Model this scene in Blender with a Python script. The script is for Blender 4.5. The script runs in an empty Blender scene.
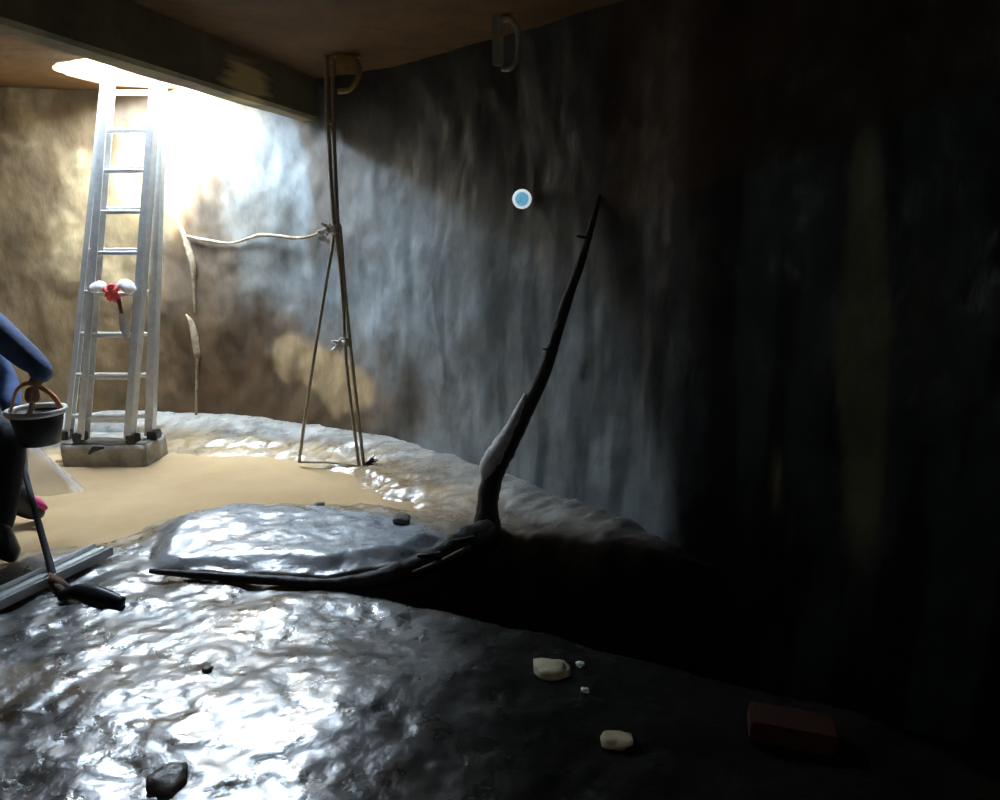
import bpy, bmesh, math, random
import numpy as np
from mathutils import Vector, Matrix, noise
random.seed(4)
rng = np.random.RandomState(4)
scn = bpy.context.scene
C = scn.collection

# ---------------------------------------------------------------- camera, sky, sun, flash, exposure
CAM_Z = 1.5; F = 750.0; PITCH = math.radians(12.5)
cd = bpy.data.cameras.new('camera'); cam = bpy.data.objects.new('camera', cd); C.objects.link(cam)
cam.location = (0, 0, CAM_Z); cam.rotation_euler = (math.pi/2 - PITCH, 0, 0)
cd.sensor_width = 36; cd.lens = 27.0; cd.clip_start = 0.05; cd.clip_end = 100
scn.camera = cam

HX, HY, HR, CEIL = -2.34, 5.17, 0.46, 2.50      # the hatch in the tank's roof
w = bpy.data.worlds.new('sky'); scn.world = w; w.use_nodes = True
bg = w.node_tree.nodes['Background']; bg.inputs[0].default_value = (0.64, 0.81, 1.0, 1); bg.inputs[1].default_value = 135
sl = bpy.data.lights.new('sun', 'SUN'); sl.energy = 60; sl.angle = math.radians(9); sl.color = (1.0, 0.88, 0.68)
so = bpy.data.objects.new('sun', sl); C.objects.link(so)
so.rotation_euler = Vector((-0.04, 0.80, -1.0)).to_track_quat('-Z', 'Y').to_euler()
pl = bpy.data.lights.new('hatch_portal', 'AREA'); pl.shape = 'SQUARE'; pl.size = 2*HR + 0.1; pl.cycles.is_portal = True
po = bpy.data.objects.new('hatch_portal', pl); C.objects.link(po); po.location = (HX, HY, CEIL + 0.32)
fl = bpy.data.lights.new('camera_flash', 'POINT'); fl.energy = 6; fl.shadow_soft_size = 0.02; fl.color = (0.92, 0.97, 1.0)
fo = bpy.data.objects.new('camera_flash', fl); C.objects.link(fo); fo.location = (-0.05, 0.0, CAM_Z + 0.05)
vs = scn.view_settings; scn.display_settings.display_device = 'sRGB'
vs.view_transform = 'Standard'; vs.look = 'None'; vs.gamma = 1; vs.use_curve_mapping = False; vs.exposure = 0.0

# ---------------------------------------------------------------- helpers
FWD = Vector((0, math.cos(PITCH), -math.sin(PITCH))); UP = Vector((0, math.sin(PITCH), math.cos(PITCH)))
def ray(px, py): return FWD*F + Vector((1, 0, 0))*(px-500) - UP*(py-400)
def onz(px, py, z=0.0):
    d = ray(px, py); t = (z-CAM_Z)/d.z; return Vector((0, 0, CAM_Z)) + d*t
def aty(px, py, Y):
    d = ray(px, py); return Vector((0, 0, CAM_Z)) + d*(Y/d.y)
def proj(x, y, z):
    zz = z-CAM_Z; dep = y*math.cos(PITCH) - zz*math.sin(PITCH); up = y*math.sin(PITCH) + zz*math.cos(PITCH)
    dep = np.maximum(dep, 0.05)
    return 500 + F*x/dep, 400 - F*up/dep

def vnoise(x, y, seed=0):
    xi = np.floor(x).astype(np.int64); yi = np.floor(y).astype(np.int64); xf = x-xi; yf = y-yi
    def h(a, b):
        n = (a*374761393 + b*668265263 + seed*1442695041) & 0x7fffffff
        n = ((n ^ (n >> 13))*1274126177) & 0x7fffffff
        return ((n ^ (n >> 16)) & 0xffff)/65535.0
    u = xf*xf*(3-2*xf); v = yf*yf*(3-2*yf)
    return (h(xi, yi)*(1-u)+h(xi+1, yi)*u)*(1-v) + (h(xi, yi+1)*(1-u)+h(xi+1, yi+1)*u)*v
def fbm(x, y, o=4, seed=0):
    s = 0; a = 0.5; t = 0
    for k in range(o):
        s = s + a*vnoise(x*2**k+k*17.3, y*2**k-k*9.1, seed+k); t += a; a *= 0.5
    return s/t
def smooth(a, b, x): t = np.clip((x-a)/(b-a), 0, 1); return t*t*(3-2*t)
def polydist(x, y, poly):
    """signed distance to polygon, positive inside"""
    P = np.array([(p[0], p[1]) for p in poly]); n = len(P)
    d = np.full(x.shape, 1e9); ins = np.zeros(x.shape, bool)
    for i in range(n):
        a = P[i]; b = P[(i+1) % n]; e = b-a
        t = np.clip(((x-a[0])*e[0]+(y-a[1])*e[1])/(e@e+1e-12), 0, 1)
        d = np.minimum(d, np.hypot(x-a[0]-t*e[0], y-a[1]-t*e[1]))
        c = ((a[1] > y) != (b[1] > y)) & (x < (b[0]-a[0])*(y-a[1])/(b[1]-a[1]+1e-12)+a[0])
        ins ^= c
    return np.where(ins, d, -d)

def material(name, color=(.5,.5,.5), rough=.6, metal=0, bump=0, bscale=20, var=0, vscale=5, stretch=(1,1,1), color2=None,
             attr=None, spec=0.5, trans=0, alpha=1, emit=None, rvar=0, detail=5, coat=0):
    m = bpy.data.materials.new(name); m.use_nodes = True; nt = m.node_tree; N = nt.nodes; L = nt.links
    b = N['Principled BSDF']; b.inputs['Roughness'].default_value = rough; b.inputs['Metallic'].default_value = metal
    b.inputs['Specular IOR Level'].default_value = spec; b.inputs['Transmission Weight'].default_value = trans
    b.inputs['Alpha'].default_value = alpha; b.inputs['Coat Weight'].default_value = coat
    b.inputs['Coat Roughness'].default_value = .21
    b.inputs['Base Color'].default_value = (*color, 1)
    tc = N.new('ShaderNodeTexCoord'); mp = N.new('ShaderNodeMapping'); mp.inputs['Scale'].default_value = stretch
    L.new(tc.outputs['Object'], mp.inputs['Vector'])
    src = None
    if attr:
        a = N.new('ShaderNodeAttribute'); a.attribute_name = attr; src = a.outputs['Color']
    if var or color2:
        n = N.new('ShaderNodeTexNoise'); n.inputs['Scale'].default_value = vscale; n.inputs['Detail'].default_value = detail
        n.inputs['Roughness'].default_value = .65; L.new(mp.outputs[0], n.inputs['Vector'])
        mr = N.new('ShaderNodeMapRange'); mr.inputs['From Min'].default_value = .32; mr.inputs['From Max'].default_value = .68
        L.new(n.outputs['Fac'], mr.inputs['Value'])
        mx = N.new('ShaderNodeMix'); mx.data_type = 'RGBA'
        if color2 and not attr:
            mx.inputs['A'].default_value = (*color, 1); mx.inputs['B'].default_value = (*color2, 1)
            L.new(mr.outputs[0], mx.inputs['Factor'])
        else:
            mx.blend_type = 'MULTIPLY'; mx.inputs['Factor'].default_value = 1
            mr.inputs['To Min'].default_value = 1-var; mr.inputs['To Max'].default_value = 1+var*0.6
            if src: L.new(src, mx.inputs['A'])
            else: mx.inputs['A'].default_value = (*color, 1)
            L.new(mr.outputs[0], mx.inputs['B'])
        src = mx.outputs['Result']
    if src: L.new(src, b.inputs['Base Color'])
    if rvar:
        n2 = N.new('ShaderNodeTexNoise'); n2.inputs['Scale'].default_value = vscale*1.7; n2.inputs['Detail'].default_value = 4
        L.new(mp.outputs[0], n2.inputs['Vector'])
        r2 = N.new('ShaderNodeMapRange'); r2.inputs['From Min'].default_value = .35; r2.inputs['From Max'].default_value = .65
        r2.inputs['To Min'].default_value = max(.02, rough-rvar); r2.inputs['To Max'].default_value = min(1, rough+rvar)
        L.new(n2.outputs['Fac'], r2.inputs['Value']); L.new(r2.outputs[0], b.inputs['Roughness'])
    if bump:
        n3 = N.new('ShaderNodeTexNoise'); n3.inputs['Scale'].default_value = bscale; n3.inputs['Detail'].default_value = 6
        L.new(mp.outputs[0], n3.inputs['Vector'])
        bp = N.new('ShaderNodeBump'); bp.inputs['Strength'].default_value = 1; bp.inputs['Distance'].default_value = bump
        L.new(n3.outputs['Fac'], bp.inputs['Height']); L.new(bp.outputs[0], b.inputs['Normal'])
    if emit:
        b.inputs['Emission Color'].default_value = (*emit[0], 1); b.inputs['Emission Strength'].default_value = emit[1]
    return m

def tag(o, label=None, cat=None, group=None, kind=None):
    if label: o['label'] = label
    if cat: o['category'] = cat
    if group: o['group'] = group
    if kind: o['kind'] = kind
    return o
def empty(name, loc, label, cat, group=None, rot=(0,0,0)):
    o = bpy.data.objects.new(name, None); C.objects.link(o); o.location = loc; o.rotation_euler = rot
    o.empty_display_size = .1
    return tag(o, label, cat, group)
def mesh_obj(name, verts, faces, mat, parent=None, smooth_=True, world=True):
    me = bpy.data.meshes.new(name); me.from_pydata([tuple(v) for v in verts], [], faces); me.update()
    return link(name, me, mat, parent, smooth_, world)
def link(name, me, mat, parent=None, smooth_=True, world=True):
    if mat: me.materials.append(mat)
    if smooth_: me.polygons.foreach_set('use_smooth', [True]*len(me.polygons))
    o = bpy.data.objects.new(name, me); C.objects.link(o)
    if parent is not None:
        o.parent = parent
        if world and parent.type == 'EMPTY':          # meshes under an Empty keep world coordinates; their own children then need no inverse
            R = parent.rotation_euler.to_matrix().to_4x4(); R.translation = parent.location
            o.matrix_parent_inverse = R.inverted()
    return o
def bm_obj(name, bm, mat, parent=None, smooth_=True, world=True):
    bmesh.ops.recalc_face_normals(bm, faces=bm.faces)
    me = bpy.data.meshes.new(name); bm.to_mesh(me); bm.free()
    return link(name, me, mat, parent, smooth_, world)
def tube_bm(bm, pts, radii, seg=10, jit=0, flat=1.0, cap=True):
    pts = [Vector(p) for p in pts]; n = len(pts)
    if not hasattr(radii, '__len__'): radii = [radii]*n
    rings = []; prev = None
    for i, p in enumerate(pts):
        t = (pts[min(i+1, n-1)] - pts[max(i-1, 0)]).normalized()
        if prev is None:
            a = t.orthogonal().normalized()
        else:
            a = (prev - t*prev.dot(t)).normalized()
        prev = a; b = t.cross(a)
        ring = []
        for k in range(seg):
            an = 2*math.pi*k/seg; r = radii[i]*(1+jit*(random.random()-.5))
            ring.append(bm.verts.new(p + a*math.cos(an)*r + b*math.sin(an)*r*flat))
        rings.append(ring)
    for i in range(n-1):
        for k in range(seg):
            bm.faces.new((rings[i][k], rings[i][(k+1) % seg], rings[i+1][(k+1) % seg], rings[i+1][k]))
    if cap:
        bm.faces.new(rings[0][::-1]); bm.faces.new(rings[-1])
    return bm
def curve_pts(ctrl, n=8):
    """Catmull-Rom through tuples (x,y,z,r)"""
    P = [np.array(c, float) for c in ctrl]; P = [2*P[0]-P[1]] + P + [2*P[-1]-P[-2]]; out = []
    for i in range(1, len(P)-2):
        for k in range(n):
            t = k/n; a, b, c, d = P[i-1:i+3]
            out.append(.5*((2*b)+(-a+c)*t+(2*a-5*b+4*c-d)*t*t+(-a+3*b-3*c+d)*t**3))
    out.append(P[-2]); return out
def box_bm(bm, lo, hi, bev=0, M=None):
    r = bmesh.ops.create_cube(bm, size=1); vs_ = r['verts']
    lo = Vector(lo); hi = Vector(hi)
    for v in vs_:
        v.co = Vector(((v.co[i]+.5)*(hi[i]-lo[i])+lo[i] for i in range(3)))
    if bev:
        es = list({e for v in vs_ for e in v.link_edges})
        r = bmesh.ops.bevel(bm, geom=es, offset=bev, segments=2, affect='EDGES'); vs_ = list({v for f in r['faces'] for v in f.verts} | {v for v in vs_ if v.is_valid})
    if M is not None:
        for v in vs_: v.co = M @ v.co
    return bm
def grid_faces(nu, nv):
    i = np.arange(nu-1)[:, None]*nv + np.arange(nv-1)[None, :]
    return np.stack([i, i+nv, i+nv+1, i+1], -1).reshape(-1, 4)
def fast_mesh(name, V, Fq, cols=None):
    me = bpy.data.meshes.new(name)
    me.vertices.add(len(V)); me.vertices.foreach_set('co', V.astype(np.float32).ravel())
    me.loops.add(Fq.size); me.loops.foreach_set('vertex_index', Fq.astype(np.int32).ravel())
    me.polygons.add(len(Fq)); me.polygons.foreach_set('loop_start', np.arange(0, Fq.size, 4, dtype=np.int32))
    me.update(calc_edges=True)
    if cols is not None:
        a = me.color_attributes.new('stain_shade', 'FLOAT_COLOR', 'POINT')
        a.data.foreach_set('color', np.concatenate([cols, np.ones((len(cols), 1))], 1).astype(np.float32).ravel())
    return me

# ---------------------------------------------------------------- materials
M_wall = material('stained_concrete', attr='stain_shade', rough=.55, rvar=.2, var=.45, vscale=4, stretch=(1, 1, .55), bump=.012, bscale=9, spec=.35)
M_ceil = material('damp_ceiling_concrete', (.16, .088, .034), .7, var=.35, vscale=3, bump=.01, bscale=12, spec=.25)
M_beam = material('mossy_beam_concrete', (.26, .215, .12), .7, var=.4, vscale=3, bump=.01, bscale=14, spec=.25)
M_mud = material('wet_mud', attr='stain_shade', rough=.32, rvar=.10, var=.4, vscale=6, bump=.0055, bscale=26, spec=1.0, coat=1.0, detail=8)
M_mud.node_tree.nodes['Principled BSDF'].inputs['IOR'].default_value = 1.75
M_water = material('silty_water', (.66, .45, .24), .05, var=.12, vscale=2, bump=.0015, bscale=7, spec=1.0)
M_alu = material('aluminium', (.80, .81, .80), .38, metal=.35, bump=.0006, bscale=60, var=.15, vscale=20)
M_rope = material('old_rope', (.34, .27, .18), .9, bump=.002, bscale=160, var=.3, vscale=60)
M_fray = material('frayed_rope_end', (.92, .84, .78), .9, bump=.002, bscale=90, var=.3, vscale=60)
M_bark = material('wet_dark_bark', (.030, .022, .016), .5, bump=.008, bscale=30, stretch=(1, 1, .3), color2=(.012, .01, .009), spec=.4)
M_highlight = material('stem_highlight', (.60, .60, .58), .55, bump=.004, bscale=30, var=.4, vscale=25)
M_twig = material('brown_twig', (.12, .085, .045), .6, bump=.003, bscale=40)
M_conc = material('rough_block_concrete', (.36, .33, .28), .75, bump=.006, bscale=25, var=.4, vscale=9)
M_jacket = material('blue_jacket', (.065, .115, .25), .8, bump=.004, bscale=25, var=.35, vscale=12)
M_trouser = material('dark_trousers', (.012, .013, .018), .8, bump=.004, bscale=25)
M_boot = material('black_rubber', (.012, .012, .016), .35, bump=.001, bscale=40)
M_skin = material('skin', (.42, .24, .15), .55, bump=.001, bscale=80)
M_hair = material('dark_hair', (.02, .015, .012), .6, bump=.004, bscale=70)
M_eye = material('eye_white', (.8, .8, .78), .3); M_iris = material('iris', (.05, .03, .02), .3)
M_lip = material('lips', (.36, .14, .10), .5)
M_orange = material('orange_plastic', (.95, .42, .20), .45)
M_rim = material('pale_grey_plastic', (.62, .60, .55), .5)
M_buck = material('black_bucket_plastic', (.02, .02, .022), .5)
M_bag = material('clear_plastic', (.80, .78, .86), .25, alpha=.32, bump=.01, bscale=14)
M_pink = material('pink_trim', (.75, .06, .22), .6)
M_glred = material('red_glove_rubber', (.85, .12, .12), .5, bump=.002, bscale=60)
M_glwhite = material('white_glove_cuff', (.9, .84, .82), .7, bump=.002, bscale=60)
M_steel = material('dull_steel', (.50, .47, .38), .35, metal=.3, var=.3, vscale=30)
M_rust = material('rusty_iron', (.16, .07, .03), .8, bump=.003, bscale=60, color2=(.08, .04, .02))
M_brass = material('yellowed_metal', (.48, .34, .13), .4, metal=.5, var=.3, vscale=30)
M_strip = material('peeled_pale_strip', (.36, .27, .17), .8, var=.6, vscale=18, bump=.004, bscale=40)
M_disc = material('blue_flash_orb', (.25, .66, .98), .25, metal=1, var=.3, vscale=90)
M_ring = material('white_enamel', (.80, .90, .92), .4)
M_orb_rim = material('flash_orb_rim', (.85, .93, .95), .23, metal=1)
M_stone = material('wet_stone', (.16, .145, .12), .35, bump=.006, bscale=25, var=.4, vscale=18)
M_pstone = material('pale_stone', (.62, .55, .36), .5, bump=.006, bscale=25, var=.3, vscale=18)
M_brick = material('dark_red_brick', (.07, .022, .012), .7, bump=.004, bscale=40, var=.4, vscale=14)

# ---------------------------------------------------------------- setting: walls
wl = [(-70, 432), (0, 427), (70, 423), (160, 420), (230, 424), (300, 430), (400, 447), (480, 475), (560, 504), (620, 526), (672, 549)]
P2 = [onz(a, b, .07) for a, b in wl]
P2 = [Vector((-5.3, P2[0].y-.30, 0))] + P2
K = P2[-1]
P2 += [Vector((K.x+.25, K.y-.18, 0)), Vector((K.x+.9, K.y-.50, 0)), Vector((K.x+2.0, K.y-1.05, 0)), Vector((K.x+3.3, K.y-1.8, 0)), Vector((4.8, K.y-2.2, 0))]
wpts = curve_pts([(p.x, p.y, 0, 0) for p in P2], 30)
wpts = np.array(wpts)[:, :2]
# resample evenly
seg = np.hypot(*np.diff(wpts, axis=0).T); s = np.concatenate([[0], np.cumsum(seg)]); ns = 520
ss = np.linspace(0, s[-1], ns); WX = np.interp(ss, s, wpts[:, 0]); WY = np.interp(ss, s, wpts[:, 1])
nz = 150; zz = np.linspace(-.7, CEIL+.02, nz)
tx = np.gradient(WX); ty = np.gradient(WY); tl = np.hypot(tx, ty); nx = ty/tl; ny = -tx/tl
S, Z = np.meshgrid(ss, zz, indexing='ij')
dis = (fbm(S*1.2, Z*1.0, 3, 5)-.5)*.10 + (fbm(S*7, Z*5, 4, 9)-.5)*.035
X = WX[:, None] + nx[:, None]*dis; Y = WY[:, None] + ny[:, None]*dis
U, V = proj(X, Y, Z)
def G(u0, v0, su, sv, rough=.35, seed=3, ang=0):
    c, s_ = math.cos(ang), math.sin(ang); du = U-u0; dv = V-v0
    q = ((du*c+dv*s_)/su)**2 + ((-du*s_+dv*c)/sv)**2
    q = q*np.maximum(.35, 1+rough*4*(fbm(S*3, Z*3, 4, seed)-.5))
    return np.exp(-np.maximum(q, 0))
def lerp(a, b, t): return a*(1-np.clip(t, 0, 1)[..., None]) + np.array(b)*np.clip(t, 0, 1)[..., None]
base = np.ones(X.shape+(3,))*np.array((.30, .335, .345))
n1 = fbm(S*1.6, Z*1.3, 5, 21); n2 = fbm(S*9, Z*.9, 4, 31); n3 = fbm(S*5, Z*8, 4, 41)
base = lerp(base, (.27, .19, .095), 1-smooth(110, 330, U + (n1-.5)*260 - (V-200)*.15))
base = lerp(base, (.42, .30, .16), .7*smooth(.50, .60, n3)*(1-smooth(150, 260, U)))
base = lerp(base, (.14, .085, .04), .75*smooth(.50, .62, n1)*(1-smooth(300, 420, U)))
base = lerp(base, (.12, .065, .025), .9*(1-smooth(40, 150, np.hypot((U-240)*.55, V-420))))     # rust brown foot of the wall
base = lerp(base, (.10, .055, .025), .75*G(205, 380, 60, 90))
base = lerp(base, (.12, .07, .03), .6*G(330, 418, 110, 22))
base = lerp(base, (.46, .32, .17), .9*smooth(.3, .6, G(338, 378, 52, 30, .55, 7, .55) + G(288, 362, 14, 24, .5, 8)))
base = lerp(base, (.10, .06, .03), .8*G(294, 376, 8, 22, .5, 88))
base = lerp(base, (.045, .055, .055), .92*G(497, 315, 17, 62, .4, 11))
base = lerp(base, (.07, .05, .03), .95*G(411, 392, 12, 42, .4, 12))
base = lerp(base, (.09, .09, .08), .6*G(285, 260, 40, 60, .4, 13))
base = lerp(base, (.05, .065, .07), .55*smooth(.52, .68, n2)*smooth(330, 480, U))
base = lerp(base, (.022, .020, .016), .93*smooth(280, 340, U+(n1-.5)*120)*(1-smooth(-40, 70, V-(120+(U-330)*.40)+(n1-.5)*110)))  # beam's cast shadow painted into the upper wall, over olive-brown concrete
base = lerp(base, (.05, .04, .03), .85*G(210, 128, 7, 8, .2, 15)); base = lerp(base, (.16, .10, .04), .85*G(182, 110, 16, 9, .3, 16))
# right wall: unlit darkness painted in past a slanted edge, olive and blue-green streaks
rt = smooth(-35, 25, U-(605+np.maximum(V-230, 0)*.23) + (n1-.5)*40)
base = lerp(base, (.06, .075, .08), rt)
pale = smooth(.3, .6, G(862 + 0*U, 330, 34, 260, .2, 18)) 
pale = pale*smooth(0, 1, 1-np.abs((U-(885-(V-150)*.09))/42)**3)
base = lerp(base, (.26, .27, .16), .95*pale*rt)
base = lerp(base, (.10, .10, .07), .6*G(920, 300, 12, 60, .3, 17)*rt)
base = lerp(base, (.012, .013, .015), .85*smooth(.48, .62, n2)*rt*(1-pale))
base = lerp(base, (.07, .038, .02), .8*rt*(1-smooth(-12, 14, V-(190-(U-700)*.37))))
base = lerp(base, (.36, .33, .20), .9*G(777, 480, 5, 30, .9, 19)*rt)
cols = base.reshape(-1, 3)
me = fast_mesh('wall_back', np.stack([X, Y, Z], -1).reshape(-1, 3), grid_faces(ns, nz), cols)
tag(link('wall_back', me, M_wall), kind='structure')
WBX, WBY = WX.copy(), WY.copy()
def plain_wall(name, a, b):
    n = 60; m_ = 40; t = np.linspace(0, 1, n); z_ = np.linspace(-.7, CEIL+.02, m_)
    T, Z_ = np.meshgrid(t, z_, indexing='ij'); Xw = a[0]+(b[0]-a[0])*T; Yw = a[1]+(b[1]-a[1])*T
    q = fbm(T*9, Z_*1.5, 4, 51)[..., None]
    c = np.array((.10, .09, .07))*(1-q) + np.array((.26, .20, .13))*q
    dd = (fbm(T*8, Z_*2, 3, 52)-.5)*.06; L_ = math.hypot(b[0]-a[0], b[1]-a[1]); Xw = Xw + dd*(b[1]-a[1])/L_; Yw = Yw - dd*(b[0]-a[0])/L_
    me = fast_mesh(name, np.stack([Xw, Yw, Z_], -1).reshape(-1, 3), grid_faces(n, m_), c.reshape(-1, 3))
    tag(link(name, me, M_wall), kind='structure')
yl = float(np.interp(-5.0, WX, WY)) + .25; yr = WY[-1]
plain_wall('wall_left', (-5.0, -1.6), (-5.0, yl+.03)); plain_wall('wall_front', (-5.0, -1.6), (4.8, -1.6)); plain_wall('wall_right', (4.8, yr+.03), (4.8, -1.6))

# ceiling slab with the round hatch and its neck
bm = bmesh.new(); nseg = 64; q = 1.0
hr = [HR*(1+.03*math.sin(5*a)+.02*random.uniform(-1, 1)) for a in np.linspace(0, 2*math.pi, nseg, endpoint=False)]
inner = []; mid = []; top = []
for k in range(nseg):
    a = 2*math.pi*k/nseg + math.pi/4; c, s_ = math.cos(a), math.sin(a); m_ = q/max(abs(c), abs(s_))
    inner.append(bm.verts.new((HX+c*hr[k], HY+s_*hr[k], CEIL))); mid.append(bm.verts.new((HX+c*m_*.82, HY+s_*m_*.82, CEIL)))
    top.append(bm.verts.new((HX+c*hr[k]*.98, HY+s_*hr[k]*.98, CEIL+.3)))
for k in range(nseg):
    j = (k+1) % nseg; bm.faces.new((inner[k], inner[j], mid[j], mid[k])); bm.faces.new((top[k], top[j], inner[j], inner[k]))
r_ = .82*q
def quad(x0, y0, x1, y1):
    bm.faces.new([bm.verts.new((a, b, CEIL)) for a, b in ((x0, y0), (x1, y0), (x1, y1), (x0, y1))])
quad(-5.2, -1.8, 5.0, HY-r_); quad(-5.2, HY+r_, 5.0, 6.6); quad(-5.2, HY-r_, HX-r_, HY+r_); quad(HX+r_, HY-r_, 5.0, HY+r_)
# upper face of the slab, so the roof is solid
def quadt(x0, y0, x1, y1):
    bm.faces.new([bm.verts.new((a, b, CEIL+.3)) for a, b in ((x0, y0), (x1, y0), (x1, y1), (x0, y1))])
quadt(-5.2, -1.8, 5.0, HY-r_); quadt(-5.2, HY+r_, 5.0, 6.6); quadt(-5.2, HY-r_, HX-r_, HY+r_); quadt(HX+r_, HY-r_, 5.0, HY+r_)
tag(bm_obj('ceiling', bm, M_ceil, smooth_=False), kind='structure')

# downstand beam that runs past the hatch to the back wall
DROP = .26
b0 = onz(0, 22, CEIL-DROP); b1 = onz(285, 110, CEIL-DROP); dv = (b1-b0).normalized(); nrm = Vector((dv.y, -dv.x, 0))
def beam(name, a, b, width, drop, mat, side):
    n = 80; bm = bmesh.new(); prev = None
    for i in range(n+1):
        p = a.lerp(b, i/n); jj = lambda s_: (noise.noise(Vector((i*.15, s_, 0))))*.012
        ring = [bm.verts.new((p.x+nrm_.x*o, p.y+nrm_.y*o, z)) for o, z, nrm_ in (
            (0+jj(1), CEIL, side), (0+jj(2), CEIL-drop+.02, side), (-.02, CEIL-drop+jj(3), side), (-width+.02, CEIL-drop+jj(4), side), (-width, CEIL-drop+.02+jj(5), side), (-width, CEIL, side))]
        if prev:
            for k in range(5): bm.faces.new((prev[k], prev[k+1], ring[k+1], ring[k]))
        else: bm.faces.new(ring)
        prev = ring
    bm.faces.new(prev)
    return tag(bm_obj(name, bm, mat, smooth_=False), kind='structure')
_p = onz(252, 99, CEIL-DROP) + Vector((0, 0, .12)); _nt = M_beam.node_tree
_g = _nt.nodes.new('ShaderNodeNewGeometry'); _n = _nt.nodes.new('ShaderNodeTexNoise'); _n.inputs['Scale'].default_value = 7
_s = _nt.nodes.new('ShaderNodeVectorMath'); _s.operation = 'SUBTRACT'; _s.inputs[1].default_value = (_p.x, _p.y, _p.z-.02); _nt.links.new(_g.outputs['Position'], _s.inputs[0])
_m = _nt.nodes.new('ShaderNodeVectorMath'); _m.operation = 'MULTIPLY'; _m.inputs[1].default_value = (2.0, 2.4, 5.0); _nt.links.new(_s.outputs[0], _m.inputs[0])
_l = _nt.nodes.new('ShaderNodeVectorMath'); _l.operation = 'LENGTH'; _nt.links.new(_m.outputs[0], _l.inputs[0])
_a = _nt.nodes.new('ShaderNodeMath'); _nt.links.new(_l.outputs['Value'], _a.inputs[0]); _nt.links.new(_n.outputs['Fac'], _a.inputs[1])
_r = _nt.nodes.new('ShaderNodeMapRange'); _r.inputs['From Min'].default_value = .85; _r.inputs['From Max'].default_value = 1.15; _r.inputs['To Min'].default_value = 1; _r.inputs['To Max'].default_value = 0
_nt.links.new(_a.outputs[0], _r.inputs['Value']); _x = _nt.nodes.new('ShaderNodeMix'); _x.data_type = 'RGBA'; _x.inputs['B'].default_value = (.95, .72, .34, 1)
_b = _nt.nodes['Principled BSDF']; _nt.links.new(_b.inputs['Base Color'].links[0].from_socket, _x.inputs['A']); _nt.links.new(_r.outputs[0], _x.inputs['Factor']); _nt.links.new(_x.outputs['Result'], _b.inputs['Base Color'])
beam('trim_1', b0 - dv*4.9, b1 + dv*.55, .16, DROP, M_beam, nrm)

# ---------------------------------------------------------------- setting: mud floor
gx = np.linspace(-5.1, 4.9, 620); gy = np.concatenate([np.linspace(-1.7, 1.2, 60, endpoint=False), np.linspace(1.2, 6.5, 440)])
X, Y = np.meshgrid(gx, gy, indexing='ij')
def zpoly(pts, z=0): return [onz(a, b, z)[:2] for a, b in pts]
pit = zpoly([(150, 571), (240, 577), (330, 581), (400, 571), (450, 551), (490, 538), (560, 547), (640, 566), (690, 574), (760, 572), (1200, 540), (1300, 800), (1000, 790), (860, 725), (720, 690), (640, 668), (520, 640), (400, 612), (300, 594), (160, 577)])
plat = zpoly([(150, 560), (165, 533), (235, 515), (330, 517), (430, 532), (452, 550), (400, 572), (330, 582), (150, 574)])
pool = zpoly([(-160, 470), (60, 450), (160, 447), (300, 452), (370, 470), (440, 500), (440, 522), (330, 515), (235, 511), (160, 528), (140, 545), (30, 560), (-160, 640)])
U, V = proj(X, Y, 0*X)
dp = polydist(X, Y, pit) + (fbm(X*5, Y*5, 3, 3)-.5)*.05
dl = polydist(X, Y, plat) + (fbm(X*6, Y*6, 3, 4)-.5)*.08
dq = polydist(X, Y, pool) + (fbm(X*4, Y*4, 3, 6)-.5)*.16
wy = np.interp(X, WBX, WBY); dwall = (wy-Y)*np.cos(np.arctan(np.gradient(wy, axis=0)/np.gradient(X, axis=0)))
H = .035 + (fbm(X*1.4, Y*1.4, 3, 61)-.5)*.10 + (fbm(X*4, Y*4, 3, 62)-.5)*.022 + (fbm(X*14, Y*14, 4, 63)-.5)*.012
rid = 1-np.abs(2*fbm(X*7+Y*2, Y*9, 4, 64)-1); H = H + (rid-.75)*.007
H = H + .05*smooth(0, .12, dl)
H = H*(1-.8*smooth(-.05, .15, dq)) - .075*smooth(-.06, .15, dq)
H = np.maximum(H, .02 + (fbm(X*6, Y*6, 4, 66)-.5)*.05) * (1-smooth(0, .3, dq)) + H*smooth(0, .3, dq)
H = H + .10*(1-smooth(.0, .45, dwall))*(1-smooth(.5, 1.1, X))
H = H + .045*np.exp(-(((U-345)/95)**2+((V-492)/24)**2))*(.6+1.2*(fbm(X*12, Y*22, 4, 90)-.3))
H = H + (fbm(X*5+Y*3, Y*9-X*5, 4, 91)-.5)*.10*np.exp(-(((U-590)/95)**2+((V-525)/45)**2))
H = H - .55*smooth(0, .14, dp)
foot = smooth(.9, 2.2, X); H = H*(1) + 0*foot
mud = np.ones(X.shape+(3,))*np.array((.105, .10, .09))
q1 = fbm(X*2.2, Y*2.2, 4, 71); q2 = fbm(X*9, Y*9, 4, 72)
mud = lerp(mud, (.24, .155, .07), .85*smooth(.47, .58, q1)*(1-.7*smooth(300, 420, U)))
mud = lerp(mud, (.045, .045, .045), .6*smooth(.52, .66, q2))
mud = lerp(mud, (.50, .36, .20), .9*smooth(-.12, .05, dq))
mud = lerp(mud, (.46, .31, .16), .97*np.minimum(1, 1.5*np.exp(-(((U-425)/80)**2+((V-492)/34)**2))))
mud = lerp(mud, (.40, .37, .32), .85*(1-smooth(.10, .36, dwall + (q2-.5)*.3))*(1-smooth(.2, .9, X)))
mud = lerp(mud, (.42, .46, .50), .85*smooth(-.02, .08, dl))  # platform's bluish sky sheen put into its mud colour
mud = lerp(mud, (.03, .028, .026), .9*smooth(-.01, .06, dp))  # shade inside the hollow darkened into the mud colour
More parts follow.
